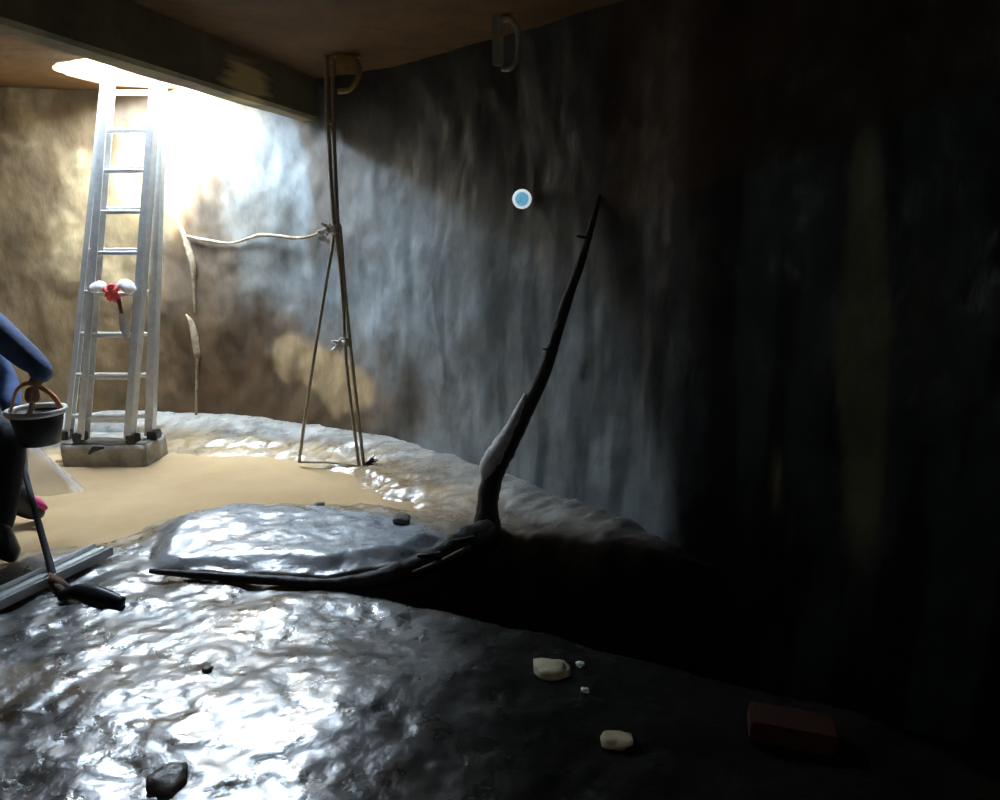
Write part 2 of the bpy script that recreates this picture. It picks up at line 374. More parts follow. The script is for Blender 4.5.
mud = lerp(mud, (.015, .015, .012), .96*smooth(-.85, .10, X+(q1-.5)*.8)*(1-smooth(3.1, 3.5, Y)))  # unlit right foreground painted in as near-black mud
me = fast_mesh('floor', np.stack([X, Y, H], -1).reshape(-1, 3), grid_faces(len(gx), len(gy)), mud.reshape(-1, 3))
wet = (1-.95*smooth(-.65, .05, X+(q1-.5)*.6)*(1-smooth(3.55, 3.8, Y)))*(1-.9*smooth(-.03, .04, dp))*(1-.55*(1-smooth(.1, .7, dwall)))*(1-.5*np.exp(-(((U-420)/80)**2+((V-490)/30)**2)))  # gloss also cut on right mud and in the hollow to imitate darkness
_w = me.attributes.new('gloss', 'FLOAT', 'POINT'); _w.data.foreach_set('value', wet.astype(np.float32).ravel())
_nt = M_mud.node_tree; _w = _nt.nodes.new('ShaderNodeAttribute'); _w.attribute_name = 'gloss'
for _i in ('Coat Weight', 'Specular IOR Level'): _nt.links.new(_w.outputs['Fac'], _nt.nodes['Principled BSDF'].inputs[_i])
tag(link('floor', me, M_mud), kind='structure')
def ground(x, y):
    i = int(np.argmin(abs(gx-x))); j = int(np.argmin(abs(gy-y))); return float(H[i, j])
# muddy water: a sheet at one level in the hollow
WL = -.005
wxs = np.linspace(-5.0, .1, 130); wys = np.linspace(2.6, 6.2, 100); XX, YY = np.meshgrid(wxs, wys, indexing='ij')
hq = polydist(XX, YY, pool); hp = polydist(XX, YY, pit)
idx = grid_faces(130, 100); keep = (hq.ravel()[idx].max(1) > -.45) & (hp.ravel()[idx].max(1) < -.04)
wyy = np.interp(XX, WBX, WBY); keep &= (YY.ravel()[idx].max(1) < wyy.ravel()[idx].min(1)+.02)
idx = idx[keep]; used = np.unique(idx); rm = np.zeros(130*100, int); rm[used] = np.arange(len(used))
VV = np.stack([XX, YY, np.full(XX.shape, WL)], -1).reshape(-1, 3)[used]
wo = link('muddy_water', fast_mesh('muddy_water', VV, rm[idx]), M_water)
tag(wo, 'flat tan muddy water pooled around the ladder foot', 'water', kind='stuff')

# ---------------------------------------------------------------- ladder
def channel(bm, a, b, w_, d_, t_, side):
    """C-shaped rail from a to b; side = lateral direction of the web"""
    ax = (b-a).normalized(); lat = (side - ax*side.dot(ax)).normalized(); dep = ax.cross(lat).normalized()
    prof = [(0, -d_/2), (w_, -d_/2), (w_, -d_/2+t_), (t_, -d_/2+t_), (t_, d_/2-t_), (w_, d_/2-t_), (w_, d_/2), (0, d_/2)]
    R = []
    for p in (a, b): R.append([bm.verts.new(p + lat*u + dep*v) for u, v in prof])
    n = len(prof)
    for k in range(n): bm.faces.new((R[0][k], R[0][(k+1) % n], R[1][(k+1) % n], R[1][k]))
    bm.faces.new(R[0][::-1]); bm.faces.new(R[1])
def rung_bm(a, b, r=.014):
    bm = bmesh.new(); ax = (b-a).normalized(); up = Vector((0, 0, 1)); dp_ = ax.cross(up).normalized()
    prof = [(-.022, -.010), (-.022, .008), (-.016, .013), (.016, .013), (.022, .008), (.022, -.010), (.014, -.014), (-.014, -.014)]
    R = [[bm.verts.new(p + dp_*u + up*v) for u, v in prof] for p in (a, b)]
    for k in range(8): bm.faces.new((R[0][k], R[0][(k+1) % 8], R[1][(k+1) % 8], R[1][k]))
    bm.faces.new(R[0][::-1]); bm.faces.new(R[1]); return bm
YB, YT = 4.80, 5.00                 # the foot and the head of the front flight
zfoot = .17
def lad(px, py, back=0.0):
    # point on the ladder's leaning plane that shows at this pixel
    p0 = Vector((0, YB+back, zfoot)); nrm_ = Vector((0, CEIL-zfoot, -(YT-YB) )).normalized()
    d = ray(px, py); o = Vector((0, 0, CAM_Z)); t = (p0-o).dot(nrm_)/d.dot(nrm_); return o + d*t
ladr = empty('aluminium_ladder', (lad(105, 440).x, YB, zfoot), 'double aluminium ladder rising from a concrete block to the bright hatch', 'ladder')
def rail(a, b, name='rail', side=Vector((1, 0, 0)), w_=.045, d_=.08):
    bm = bmesh.new(); channel(bm, a, b, w_, d_, .006, side); return bm_obj(name, bm, M_alu, ladr, smooth_=False)
# front flight
fl0, fl1 = lad(80, 438), lad(107, 62); fr0, fr1 = lad(136, 446), lad(161, 62)
fr0 = lad(133, 440)
rail(fl0, fl1); rail(fr0, fr1, side=Vector((-1, 0, 0)))
# rear flight, splayed wider at its foot
bl0, bl1 = lad(66, 436, .10), lad(104, 70, .10); br0, br1 = lad(154, 436, .10), lad(166, 70, .10)
rail(bl0, bl1, w_=.035, d_=.06); rail(br0, br1, side=Vector((-1, 0, 0)), w_=.05, d_=.07)
def at_py(a, b, py):
    lo, hi = 0., 1.
    for _ in range(40):
        m_ = (lo+hi)/2; p = a.lerp(b, m_); v = proj(np.array(p.x), np.array(p.y), np.array(p.z))[1]
        if v > py: lo = m_
        else: hi = m_
    return a.lerp(b, (lo+hi)/2)
for py in (420, 377, 335, 294, 253, 212, 171, 131, 93):
    a = at_py(fl0, fl1, py); b = at_py(fr0, fr1, py); bm_obj('rung', rung_bm(a, b), M_alu, ladr, smooth_=False)
for py in (416, 375, 334, 292, 250, 209, 168):
    a = at_py(bl0, bl1, py); b = at_py(br0, br1, py); bm_obj('rung', rung_bm(a, b, .012), M_alu, ladr, smooth_=False)
for p in (fl0, fr0, bl0, br0):
    bm = bmesh.new(); box_bm(bm, p+Vector((-.03, -.045, -.02)), p+Vector((.035, .045, .04)), .006); bm_obj('rubber_foot', bm, M_boot, ladr, smooth_=False)

# concrete block under the ladder
cb = empty('concrete_block', (lad(105, 440).x, YB+.03, -.05), 'rough grey concrete block standing in the water under the ladder', 'block')
bm = bmesh.new(); bx0 = lad(66, 440).x-.02; bx1 = lad(147, 440).x+.01
box_bm(bm, (bx0, YB-.05, -.08), (bx1, YB+.26, zfoot-.02), .012)
bmesh.ops.subdivide_edges(bm, edges=bm.edges, cuts=6, use_grid_fill=True)
for v in bm.verts: v.co += noise.noise_vector(v.co*9)*.012
bm_obj('block_body', bm, M_conc, cb)
bm = bmesh.new(); tube_bm(bm, [(bx0+.20, YB-.062, .09), (bx0+.24, YB-.075, .125), (bx0+.30, YB-.062, .13)], [.012, .02, .008], 6); bm_obj('lifting_loop', bm, M_boot, cb)

# gloves hung over a rung and a trowel under them
ga = at_py(fl0, fl1, 294); gb = at_py(fr0, fr1, 294)
def skin_obj(name, chains, mat, parent=None, sub=2, world=True):
    """chains: list of [(pos, r) ...] or with branch index; every chain its own island"""
    vs_, es, rr, roots = [], [], [], []
    for ch in chains:
        base_ = len(vs_); roots.append(base_)
        for i, it in enumerate(ch):
            p, r = it[0], it[1]; par = it[2] if len(it) > 2 else i-1
            vs_.append(tuple(p)); rr.append(r)
            if i > 0: es.append((base_+par, base_+i))
    me = bpy.data.meshes.new(name); me.from_pydata(vs_, es, []); me.update()
    o = link(name, me, mat, parent, False, world)
    o.modifiers.new('skin', 'SKIN'); 
    if not me.skin_vertices: me.skin_vertices.new()
    for i, r in enumerate(rr):
        sv = me.skin_vertices[0].data[i]
        sv.radius = (r, r) if not hasattr(r, '__len__') else r; sv.use_root = i in roots
    o.modifiers['skin'].use_smooth_shade = True
    ss_ = o.modifiers.new('subdivision', 'SUBSURF'); ss_.levels = sub; ss_.render_levels = sub
    return o
def hand_chains(wrist, dir_, side, up_, L=.19, curl=.3, thumb=1, r=.0085):
    """palm + five fingers; dir_ along the hand, side towards the thumb, up_ = back of the hand"""
    d = dir_.normalized(); s_ = (side-d*side.dot(d)).normalized(); u = up_.normalized()
    palm = [(wrist, .026), (wrist+d*L*.22, (.036, .018)), (wrist+d*L*.48, (.038, .016))]
    out = [palm]
    for k, (o, ln) in enumerate(((.030, .40), (.010, .46), (-.010, .43), (-.029, .33))):
        base_ = wrist + d*L*.40 + s_*o; ch = [(base_, r)]; p = base_; a = curl*.5
        for j, fr in enumerate((.30, .28, .24, .18)):
            dd = d*math.cos(a) - u*math.sin(a); p = p + dd*ln*L*fr*1.25; ch.append((p, r*(1-.07*j))); a += curl
        out.append(ch)
    b0_ = wrist + d*L*.16 + s_*.022
    out.append([(b0_, r*1.25), (b0_+d*L*.13+s_*.026-u*.006, r*1.15), (b0_+d*L*.28+s_*.034-u*.018, r)])
    return out
for (cx, cy, lab, sgn) in ((110, 292, 'white-cuffed red glove over the ladder rung, the left one of the pair', -1), (123, 290, 'white-cuffed red glove over the ladder rung, the right one of the pair', 1)):
    c = lad(cx, cy) + Vector((0, -.05, .03))
    g = empty('work_glove', c, lab, 'glove', 'pair of gloves on the ladder')
    d = Vector((-sgn*.75, -.1, -.50 if sgn < 0 else -.62)).normalized()
    w0 = c + Vector((sgn*.012, 0, 0))
    skin_obj('glove_hand', hand_chains(w0, d, Vector((0, -.3, 1)), Vector((0, -.5, .8)), .13, .30, r=.0115), M_glred, g)
    bm = bmesh.new(); pp = curve_pts([(*(w0 + d*.012), .028), (*(w0 + Vector((sgn*.02, 0, .008))), .040), (*(w0 + Vector((sgn*.052, .0, .002 if sgn < 0 else -.012))), .044 if sgn > 0 else .036), (*(w0 + Vector((sgn*.078, 0, -.01 if sgn < 0 else -.04))), .030)], 5)
    tube_bm(bm, [p[:3] for p in pp], [p[3] for p in pp], 16, .10, .75); bm_obj('glove_cuff', bm, M_glwhite, g)
tp = lad(123, 303) + Vector((0, -.05, 0)); tq = lad(131, 340) + Vector((0, -.05, 0))
tr = empty('hand_trowel', tp, 'small grey metal trowel hanging under the red gloves on the ladder', 'trowel')
bm = bmesh.new(); tube_bm(bm, [tp+Vector((0, 0, .03)), tp.lerp(tq, .3)], [.014, .010], 8); bm_obj('handle', bm, M_rust, tr)
bm = bmesh.new(); ax = (tq-tp).normalized(); lt = Vector((1, 0, .2)).normalized()
pa = tp.lerp(tq, .25); prof = [(0, .012), (.2, .034), (.6, .040), (1.0, .012)]
for s_ in (0, .006):
    for t_, w_ in prof:
        for sg in (-1, 0, 1): bm.verts.new(pa.lerp(tq, t_) + lt*w_*sg*.8 + Vector((0, s_ - (.012 if sg == 0 else 0), 0)))
bm.verts.ensure_lookup_table()
for L0 in (0, 12):
    for i in range(3):
        for j in range(2):
            a = L0+i*3+j; bm.faces.new([bm.verts[k] for k in (a, a+1, a+4, a+3)])
for i in range(3):
    for j in (0, 2): a = i*3+j; bm.faces.new([bm.verts[k] for k in (a, a+3, a+15, a+12)])
bm_obj('blade', bm, M_alu, tr)

# ---------------------------------------------------------------- hanging rope
YR = 4.62
rt0 = onz(326, 56, CEIL); YR = rt0.y
def R_(px, py, dy=0): return aty(px, py, YR+dy)
rope = empty('hanging_rope', rt0, 'long brown rope hanging from the ceiling, parting into legs that reach the mud', 'rope')
def strand(name, pts, r, mat=M_rope, n=8, par=rope):
    bm = bmesh.new(); cp = curve_pts([(*p, r) for p in pts], n); tube_bm(bm, [p[:3] for p in cp], [p[3] for p in cp], 8, .1); return bm_obj(name, bm, mat, par)
fz = lambda px, py: onz(px, py, .03)
strand('strand', [rt0, R_(327, 100), R_(330, 160), R_(334, 232)], .013)
strand('strand', [rt0+Vector((.035, 0, 0)), R_(333, 100), R_(335, 160), R_(338, 232)], .012)
strand('strand', [R_(336, 225), R_(325, 290), R_(312, 370), fz(299, 462)], .011)
strand('strand', [R_(336, 225), R_(342, 290), R_(347, 370), fz(359, 466)], .011)
strand('strand', [R_(340, 225), R_(345, 290), R_(353, 370), fz(364, 466)], .011)
strand('loop', [fz(299, 462), fz(330, 464)+Vector((0, 0, .01)), fz(359, 466)], .008)
def knot(c, r, name='knot', mat=M_rope, par=rope, tuft=True):
    bm = bmesh.new()
    for k in range(3):
        ax = Vector((random.uniform(-.4, .4), random.uniform(-.4, .4), 1)).normalized(); a = ax.orthogonal().normalized(); b = ax.cross(a)
        pts = [c + a*math.cos(t)*r + b*math.sin(t)*r + Vector((0, 0, (k-1)*r*.6)) for t in np.linspace(0, 2*math.pi, 13)]
        tube_bm(bm, pts, r*.5, 7, cap=False)
    o = bm_obj(name, bm, mat, par)
    if tuft:
        bm = bmesh.new()
        for k in range(9):
            d = Vector((random.uniform(-1.4, .6), random.uniform(-1.6, -.8), random.uniform(-1.1, .7)))*r*1.9; c2 = c + Vector((-r*.4, -r*1.1, 0))
            tube_bm(bm, [c2, c2+d*.6+Vector((0, 0, -.004)), c2+d], [r*.6, r*.5, r*.2], 6, .2)
        bm_obj('frayed_end', bm, M_fray, o)
knot(R_(335, 228), .024); knot(R_(328, 230, -.02), .020); knot(R_(345, 342, -.01), .026)
knot(R_(330, 122), .016, tuft=False)
# ceiling hook beside the rope
hk = R_(346, 60, -.02); hk.z = CEIL
h = empty('ceiling_hook', hk, 'yellowish metal hook plate under the ceiling beside the rope top', 'hook')
bm = bmesh.new(); box_bm(bm, hk+Vector((-.075, -.04, -.012)), hk+Vector((.085, .04, 0)), .004); bm_obj('plate', bm, M_brass, h, False)
bm = bmesh.new(); pts = [hk+Vector((.0, -.03, -.01)), hk+Vector((.075, -.03, -.06)), hk+Vector((.07, -.03, -.13)), hk+Vector((.02, -.03, -.19)), hk+Vector((-.05, -.03, -.20))]
cp = curve_pts([(*p, .016) for p in pts], 6); tube_bm(bm, [p[:3] for p in cp], [.016]*len(cp), 8, 0, 1); bm_obj('hook_arm', bm, M_brass, h)
bm = bmesh.new(); box_bm(bm, hk+Vector((-.05, -.05, -.11)), hk+Vector((.07, -.035, -.012)), .004); bm_obj('guard', bm, M_brass, h, False)
# twig bundle at the rope's foot
tb = onz(366, 466, .03); t = empty('twig_tuft', tb, 'small tuft of dark twigs on the mud at the foot of the rope', 'twigs')
bm = bmesh.new()
for k in range(11):
    d = Vector((random.uniform(-.02, .12), random.uniform(-.06, .04), random.uniform(-.01, .07)))
    tube_bm(bm, [tb-d*.3, tb+d*.5+Vector((0, 0, .01)), tb+d], [.008, .007, .003], 5, .3)
bm_obj('twigs', bm, M_bark, t)

# wall cord and the peeled strip: both follow the wall
def wall_y(x): return float(np.interp(x, WBX, WBY))
def on_wall(px, py, off=.05):
    Y_ = 5.5
    for _ in range(12): Y_ = wall_y(aty(px, py, Y_).x) - off
    return aty(px, py, Y_)
cpts = [on_wall(186, 236), on_wall(205, 240), on_wall(232, 243), on_wall(262, 235), on_wall(300, 238), on_wall(322, 232)]
cpts.append(R_(332, 228))
cr = empty('slack_cord', cpts[0], 'pale slack cord running along the wall from peeled strip to rope knot', 'cord')
bm = bmesh.new(); cp = curve_pts([(*p, r) for p, r in zip(cpts, (.008, .014, .008, .012, .010, .007, .007))], 6); tube_bm(bm, [p[:3] for p in cp], [p[3] for p in cp], 8, .25)
bm_obj('cord_length', bm, M_strip, cr)
sp = empty('peeled_strip', on_wall(180, 222, .04), 'pale peeling wooden strip standing against the wall right of the ladder', 'strip')
for i, ch in enumerate(([(176, 218, .005), (183, 232, .020), (190, 254, .028), (193, 266, .024), (194, 290, .012), (195, 316, .010)], [(186, 314, .005), (192, 325, .024), (197, 352, .028), (197, 366, .012), (196, 418, .010)])):
    bm = bmesh.new(); cp = curve_pts([(*on_wall(a, b, .06), r) for a, b, r in ch], 5); tube_bm(bm, [p[:3] for p in cp], [p[3] for p in cp], 8, .2, .35)
    bm_obj('strip_length', bm, M_strip, sp)

# U-shaped iron handle below the ceiling
hp_ = onz(506, 16, CEIL); hh = empty('iron_handle', hp_, 'U-shaped metal handle hanging below the dark ceiling', 'handle')
S_ = hp_.y/1.0
bm = bmesh.new(); box_bm(bm, hp_+Vector((-.065, -.02, -.22)), hp_+Vector((-.012, .02, 0)), .006); bm_obj('back_plate', bm, M_steel, hh, False)
bm = bmesh.new(); pts = [(-.015, -.02, -.02), (.02, -.03, -.025), (.05, -.03, -.06), (.058, -.03, -.13), (.05, -.03, -.20), (.02, -.03, -.235), (-.02, -.02, -.235)]
cp = curve_pts([(*(hp_+Vector(p)), .014) for p in pts], 6); tube_bm(bm, [p[:3] for p in cp], [p[3] for p in cp], 10); bm_obj('grip', bm, M_steel, hh)
# flash orb, added as a small solid disc at the wall
mk = on_wall(522, 199, .05); mo = empty('flash_orb', mk, 'small pale blue disc with a white rim, standing in for a flash orb', 'disc')
fd = (Vector((0, 0, CAM_Z))-mk); fd.z = 0; fd.normalize(); rx = Vector((0, 0, 1)).cross(fd).normalized()
nrm_w = Vector((-.7, -.72, 0)).normalized(); nrm_w = (Vector((0, 0, CAM_Z))-mk).normalized()
def disc(name, r, t0, t1, mat, ring=None):
    bm = bmesh.new(); a = nrm_w.orthogonal().normalized(); b = nrm_w.cross(a); n = 32
    A = [[bm.verts.new(mk + nrm_w*t_ + (a*math.cos(2*math.pi*k/n)+b*math.sin(2*math.pi*k/n))*rr) for k in range(n)] for t_, rr in ((t0, r), (t1*.8+t0*.2, r), (t1, r*.96), (t1, (ring or 0.01)))]
    for i in range(3):
        for k in range(n): bm.faces.new((A[i][k], A[i][(k+1) % n], A[i+1][(k+1) % n], A[i+1][k]))
    bm.faces.new(A[0][::-1]); bm.faces.new(A[3]) if not ring else None
    return bm_obj(name, bm, mat, mo, False)
disc('rim', .052, -.03, .012, M_orb_rim, .036); disc('face', .0385, -.02, .006, M_disc)

# ---------------------------------------------------------------- dead branch
YBR = onz(488, 540).y
def Bp(px, py, z=None, Y_=None, r=1):
    return (*(onz(px, py, z) if Y_ is None else aty(px, py, Y_)), r)
trunk = [Bp(462, 560, -.03, None, .050), Bp(484, 540, None, YBR, .078), Bp(487, 515, None, YBR+.02, .060), Bp(489, 492, None, YBR+.04, .054), Bp(497, 465, None, YBR+.06, .056), Bp(512, 438, None, YBR+.07, .046), Bp(527, 410, None, YBR+.08, .037), Bp(543, 375, None, YBR+.09, .034), Bp(553, 345, None, YBR+.10, .030), Bp(566, 303, None, YBR+.12, .026), Bp(581, 262, None, YBR+.14, .020), Bp(592, 225, None, YBR+.15, .014), Bp(600, 195, None, YBR+.16, .008)]
br = empty('dead_branch', onz(486, 540, 0), 'bare black branch curving up from the mud in front of the wall', 'branch')
bm = bmesh.new(); cp = curve_pts(trunk, 7); tube_bm(bm, [p[:3] for p in cp], [abs(p[3])*(1+.12*noise.noise(Vector(p[:3])*14)) for p in cp], 14, .12); bm_obj('stem', bm, M_bark, br)
limb = [Bp(488, 528, .09, None, .045), Bp(470, 540, .09, None, .070), Bp(450, 551, .08, None, .066), Bp(425, 563, .07, None, .050), Bp(395, 574, .06, None, .046), Bp(360, 582, .05, None, .036), Bp(320, 584, .05, None, .026), Bp(270, 580, .05, None, .022), Bp(210, 576, .05, None, .018), Bp(150, 571, .05, None, .012)]
bm = bmesh.new(); cp = curve_pts(limb, 7); tube_bm(bm, [p[:3] for p in cp], [abs(p[3])*(1+.15*noise.noise(Vector(p[:3])*12)) for p in cp], 14, .14); bm_obj('lower_limb', bm, M_bark, br)
# pale tube that paints the highlight on the lit side of the stem
pt = [Bp(485, 482, None, YBR+.04, .020), Bp(489, 466, None, YBR+.04, .048), Bp(499, 450, None, YBR+.05, .048), Bp(510, 431, None, YBR+.06, .036), Bp(520, 410, None, YBR+.075, .026), Bp(526, 394, None, YBR+.085, .012)]
bm = bmesh.new(); cp = curve_pts(pt, 6); tube_bm(bm, [p[:3] for p in cp], [p[3] for p in cp], 12, .1); o = bm_obj('highlight_patch', bm, M_highlight, br); o['label'] = 'pale painted highlight on the lit side'
for a in ([Bp(551, 350, None, YBR+.08, .010), Bp(543, 349, None, YBR+.04, .004)], [Bp(588, 238, None, YBR+.13, .009), Bp(577, 236, None, YBR+.08, .005)], [Bp(556, 330, None, YBR+.09, .009), Bp(561, 318, None, YBR+.02, .004)],
          [Bp(470, 548, .12, None, .014), Bp(440, 562, .10, None, .010), Bp(412, 572, .08, None, .005)], [Bp(474, 538, .14, None, .012), Bp(452, 541, .17, None, .005)], [Bp(440, 556, .12, None, .02), Bp(418, 556, .16, None, .006)]):
    bm = bmesh.new(); tube_bm(bm, [p[:3] for p in a], [p[3] for p in a], 7, .2); bm_obj('twig', bm, M_twig if a[0][3] == .014 else M_bark, br)

# ---------------------------------------------------------------- aluminium channel lying in the water, left
q0, q1_ = onz(-40, 617, .05), onz(104, 549, .06)
al = empty('aluminium_channel', q0.lerp(q1_, .5), 'long bright aluminium channel lying in the muddy water at left', 'metal rail')
ax = (q1_-q0).normalized(); sd = Vector((-ax.y, ax.x, 0)).normalized()
def strip_box(name, o0, o1, z0, z1, sh=0):
    bm = bmesh.new(); R = []
    for p in (q0+ax*sh, q1_-ax*sh*.4):
        R.append([bm.verts.new(p+sd*u+Vector((0, 0, v))) for u, v in ((o0, z0), (o1, z0), (o1, z1), (o0, z1))])
    for k in range(4): bm.faces.new((R[0][k], R[0][(k+1) % 4], R[1][(k+1) % 4], R[1][k]))
    bm.faces.new(R[0][::-1]); bm.faces.new(R[1]); bmesh.ops.bevel(bm, geom=bm.edges[:], offset=.002, segments=1, affect='EDGES')
    return bm_obj(name, bm, M_alu, al, False)
strip_box('web', -.055, .055, -.006, 0); strip_box('flange', -.060, -.052, -.02, .022); strip_box('flange', .052, .060, -.02, .022); strip_box('centre_rib', -.010, .010, 0, .012)
strip_box('lip', .075, .095, -.01, .004, .35)

# ---------------------------------------------------------------- hoe
hg = onz(55, 583, .04); hdl0 = aty(24, 470, 3.55)
ho = empty('digging_hoe', hg, 'dark long-handled hoe standing in the mud beside the aluminium channel', 'hoe')
bm = bmesh.new(); cp = curve_pts([(*hdl0, .013), (*hdl0.lerp(hg, .5), .014), (*hg, .016)], 6); tube_bm(bm, [p[:3] for p in cp], [p[3] for p in cp], 10, .06); bm_obj('handle', bm, M_trouser, ho)
bm = bmesh.new(); tube_bm(bm, [hg+Vector((-.03, 0, .03)), hg+Vector((.02, -.01, .0)), hg+Vector((.09, -.06, .0))], [.022, .026, .016], 8, .1); bm_obj('socket', bm, M_rust, ho)
bl = [onz(58, 596, .05), onz(78, 592, .06), onz(100, 598, .05), onz(122, 605, .03)]
bm = bmesh.new(); cp = curve_pts([(*p, r) for p, r in zip(bl, (.020, .036, .042, .030))], 6); tube_bm(bm, [p[:3] for p in cp], [p[3] for p in cp], 10, .08, .45); bm_obj('blade', bm, M_boot, ho)
bm = bmesh.new(); tube_bm(bm, [hg+Vector((.0, 0, .0)), onz(64, 592, .05), onz(76, 592, .06)], [.014, .014, .014], 8); bm_obj('neck', bm, M_rust, ho)

# ---------------------------------------------------------------- person crouching at the left edge
YP = 3.62
def PP(px, py, dy=0): return aty(px, py, YP+dy)
sh_n = PP(-14, 322, -.06); el_n = PP(44, 372, -.12); ha_n = PP(27, 391, -.16)
sh_f = PP(-30, 318, .30); el_f = PP(8, 385, .30); ha_f = PP(14, 430, .10)
hip = PP(-62, 425, .12); chest = PP(-40, 330, .12); neck = PP(-44, 308, .12); headb = PP(-46, 297, .12); headt = PP(-49, 258, .12)
hip_n = hip+Vector((0, -.10, -.02)); hip_f = hip+Vector((0, .10, -.02))
gz = .0
kn_n = PP(10, 430, -.10); an_n = onz(0, 548, .09); toe_n = onz(20, 556, .04)
kn_f = PP(8, 425, .32); an_f = onz(18, 508, .09); toe_f = onz(46, 512, .04)
pe = empty('person', (hip.x, hip.y, 0), 'crouching person in blue jacket and dark trousers holding a bucket at left edge', 'person')
body = [(hip, .075), (hip.lerp(chest, .5), .10), (chest, .12), (neck, .052), (headb, .058), (headb.lerp(headt, .5), .088), (headt, .075),
        (sh_n, .06, 2), (el_n, .040, 7), (ha_n.lerp(el_n, .25), .026, 8), (sh_f, .06, 2), (el_f, .040, 10), (ha_f.lerp(el_f, .25), .026, 11),
        (hip_n, .075, 0), (kn_n, .045, 13), (an_n, .030, 14), (toe_n, .022, 15), (hip_f, .075, 0), (kn_f, .045, 17), (an_f, .030, 18), (toe_f, .022, 19)]
chains = [body]
for wr, el, sgn in ((ha_n, el_n, 1), (ha_f, el_f, -1)):
    w0 = wr.lerp(el, .25); d = (wr-el).normalized()*.4 + Vector((.35, -.1, -.75)); d.normalize()
    chains += hand_chains(w0, d, Vector((.4, -.9*sgn, .2)), Vector((.7, -.2, .5)), .17, .55, r=.009)
bo = skin_obj('body', chains, M_skin, pe)
j = [(hip+Vector((0, 0, .02)), .145), (hip.lerp(chest, .5), .145), (chest, .155), (neck+Vector((0, 0, -.02)), .080), (sh_n, .085, 2), (sh_n.lerp(el_n, .5), .070, 4), (el_n, .062, 5), (el_n.lerp(ha_n, .5), .050, 6), (sh_f, .085, 2), (sh_f.lerp(el_f, .5), .070, 8), (el_f, .062, 9), (el_f.lerp(ha_f, .65), .048, 10)]
skin_obj('jacket', [j], M_jacket, pe)
hb = hip + Vector((-.03, 0, .06))
legs_ = [[(hb+Vector((0, .04, .02)), .13), (hb+Vector((0, 0, -.04)), .145), (hb+Vector((.02, -.04, -.09)), .12)]]
for hp2, kn, an in ((hip_n, kn_n, an_n), (hip_f, kn_f, an_f)):
    legs_.append([(hp2+Vector((-.05, 0, .01)), .105), (hp2.lerp(kn, .25), .108), (hp2.lerp(kn, .65), .092), (kn+Vector((.01, 0, .0)), .080), (kn.lerp(an, .5), .072), (an+Vector((0, 0, .06)), .060)])
skin_obj('trousers', legs_, M_trouser, pe)
for an, toe in ((an_n, toe_n), (an_f, toe_f)):
    hd = (an-toe); hd.z = 0; hd.normalize()
    bt = skin_obj('boot', [[(an+Vector((0, 0, .14)), .060), (an+Vector((0, 0, .04)), .055), (an+hd*.05+Vector((0, 0, -.03)), .045, 1), (an.lerp(toe, .6)+Vector((0, 0, -.01)), .050, 1), (toe, .040, 3)]], M_boot, pe)
bm = bmesh.new(); pk = onz(38, 502, .12); tube_bm(bm, [pk+Vector((-.05, 0, .035)), pk, pk+Vector((.05, -.02, -.03))], [.014, .022, .012], 8); o = bm_obj('boot_strap', bm, M_pink, pe); o['label'] = 'bright pink strap on the far boot'
# head details, face turned to the bucket
hc = headb.lerp(headt, .55); fdir = Vector((.85, -.30, -.42)).normalized(); fs = fdir.cross(Vector((0, 0, 1))).normalized(); fu = fs.cross(fdir)
def blob(name, c, r, mat, sc=(1, 1, 1), par=pe):
    bm = bmesh.new(); bmesh.ops.create_uvsphere(bm, u_segments=20, v_segments=14, radius=r)
    for v in bm.verts: v.co = c + fs*v.co.x*sc[0] + fdir*v.co.y*sc[1] + fu*v.co.z*sc[2]
    return bm_obj(name, bm, mat, par)
R0 = .098
blob('hair', hc - fdir*.028 + fu*.040, .100, M_hair, (.96, 1, .98))
for s_ in (-1, 1):
    e = hc + fdir*.078 + fs*s_*.030 + fu*.002; eo = blob('eye', e, .0115, M_eye, (1, 1, .7)); blob('iris', e+fdir*.007, .0055, M_iris, par=eo); blob('eyebrow', e+fu*.018+fdir*.004, .014, M_hair, (1.1, .4, .25))
    blob('ear', hc + fs*s_*.082 - fu*.012, .024, M_skin, (.4, .7, 1.2))
blob('nose', hc + fdir*.096 - fu*.018, .015, M_skin, (.8, 1.1, 1.5)); blob('mouth', hc + fdir*.084 - fu*.052, .018, M_lip, (1.2, .4, .32))

# ---------------------------------------------------------------- bucket and plastic bag
bc = PP(36, 409, -.14)
bu = empty('bucket', bc+Vector((0, 0, -.17)), 'black bucket with pale rim and orange handle in the crouching person\'s hand', 'bucket')
def lathe(name, c, prof, mat, par, seg_=36, cap_=True):
    bm = bmesh.new(); R = [[bm.verts.new(c + Vector((r*math.cos(2*math.pi*k/seg_), r*math.sin(2*math.pi*k/seg_), z))) for k in range(seg_)] for r, z in prof]
    for i in range(len(R)-1):
        for k in range(seg_): bm.faces.new((R[i][k], R[i][(k+1) % seg_], R[i+1][(k+1) % seg_], R[i+1][k]))
    if cap_: bm.faces.new(R[0][::-1]); bm.faces.new(R[-1])
    return bm_obj(name, bm, mat, par)
lathe('pail', bc, [(.004, -.17), (.080, -.17), (.086, -.165), (.118, -.01), (.114, -.01), (.080, -.158), (.004, -.158)], M_buck, bu)
lathe('rim', bc, [(.112, -.022), (.128, -.022), (.134, -.008), (.130, .004), (.118, .004), (.112, -.004), (.112, -.022)], M_rim, bu, cap_=False)
bm = bmesh.new(); pts = [bc+Vector((.118, .0, 0)), bc+Vector((.095, 0, .055)), bc+Vector((.045, 0, .10)), bc+Vector((-.02, 0, .125)), bc+Vector((-.08, 0, .09)), bc+Vector((-.118, 0, 0))]
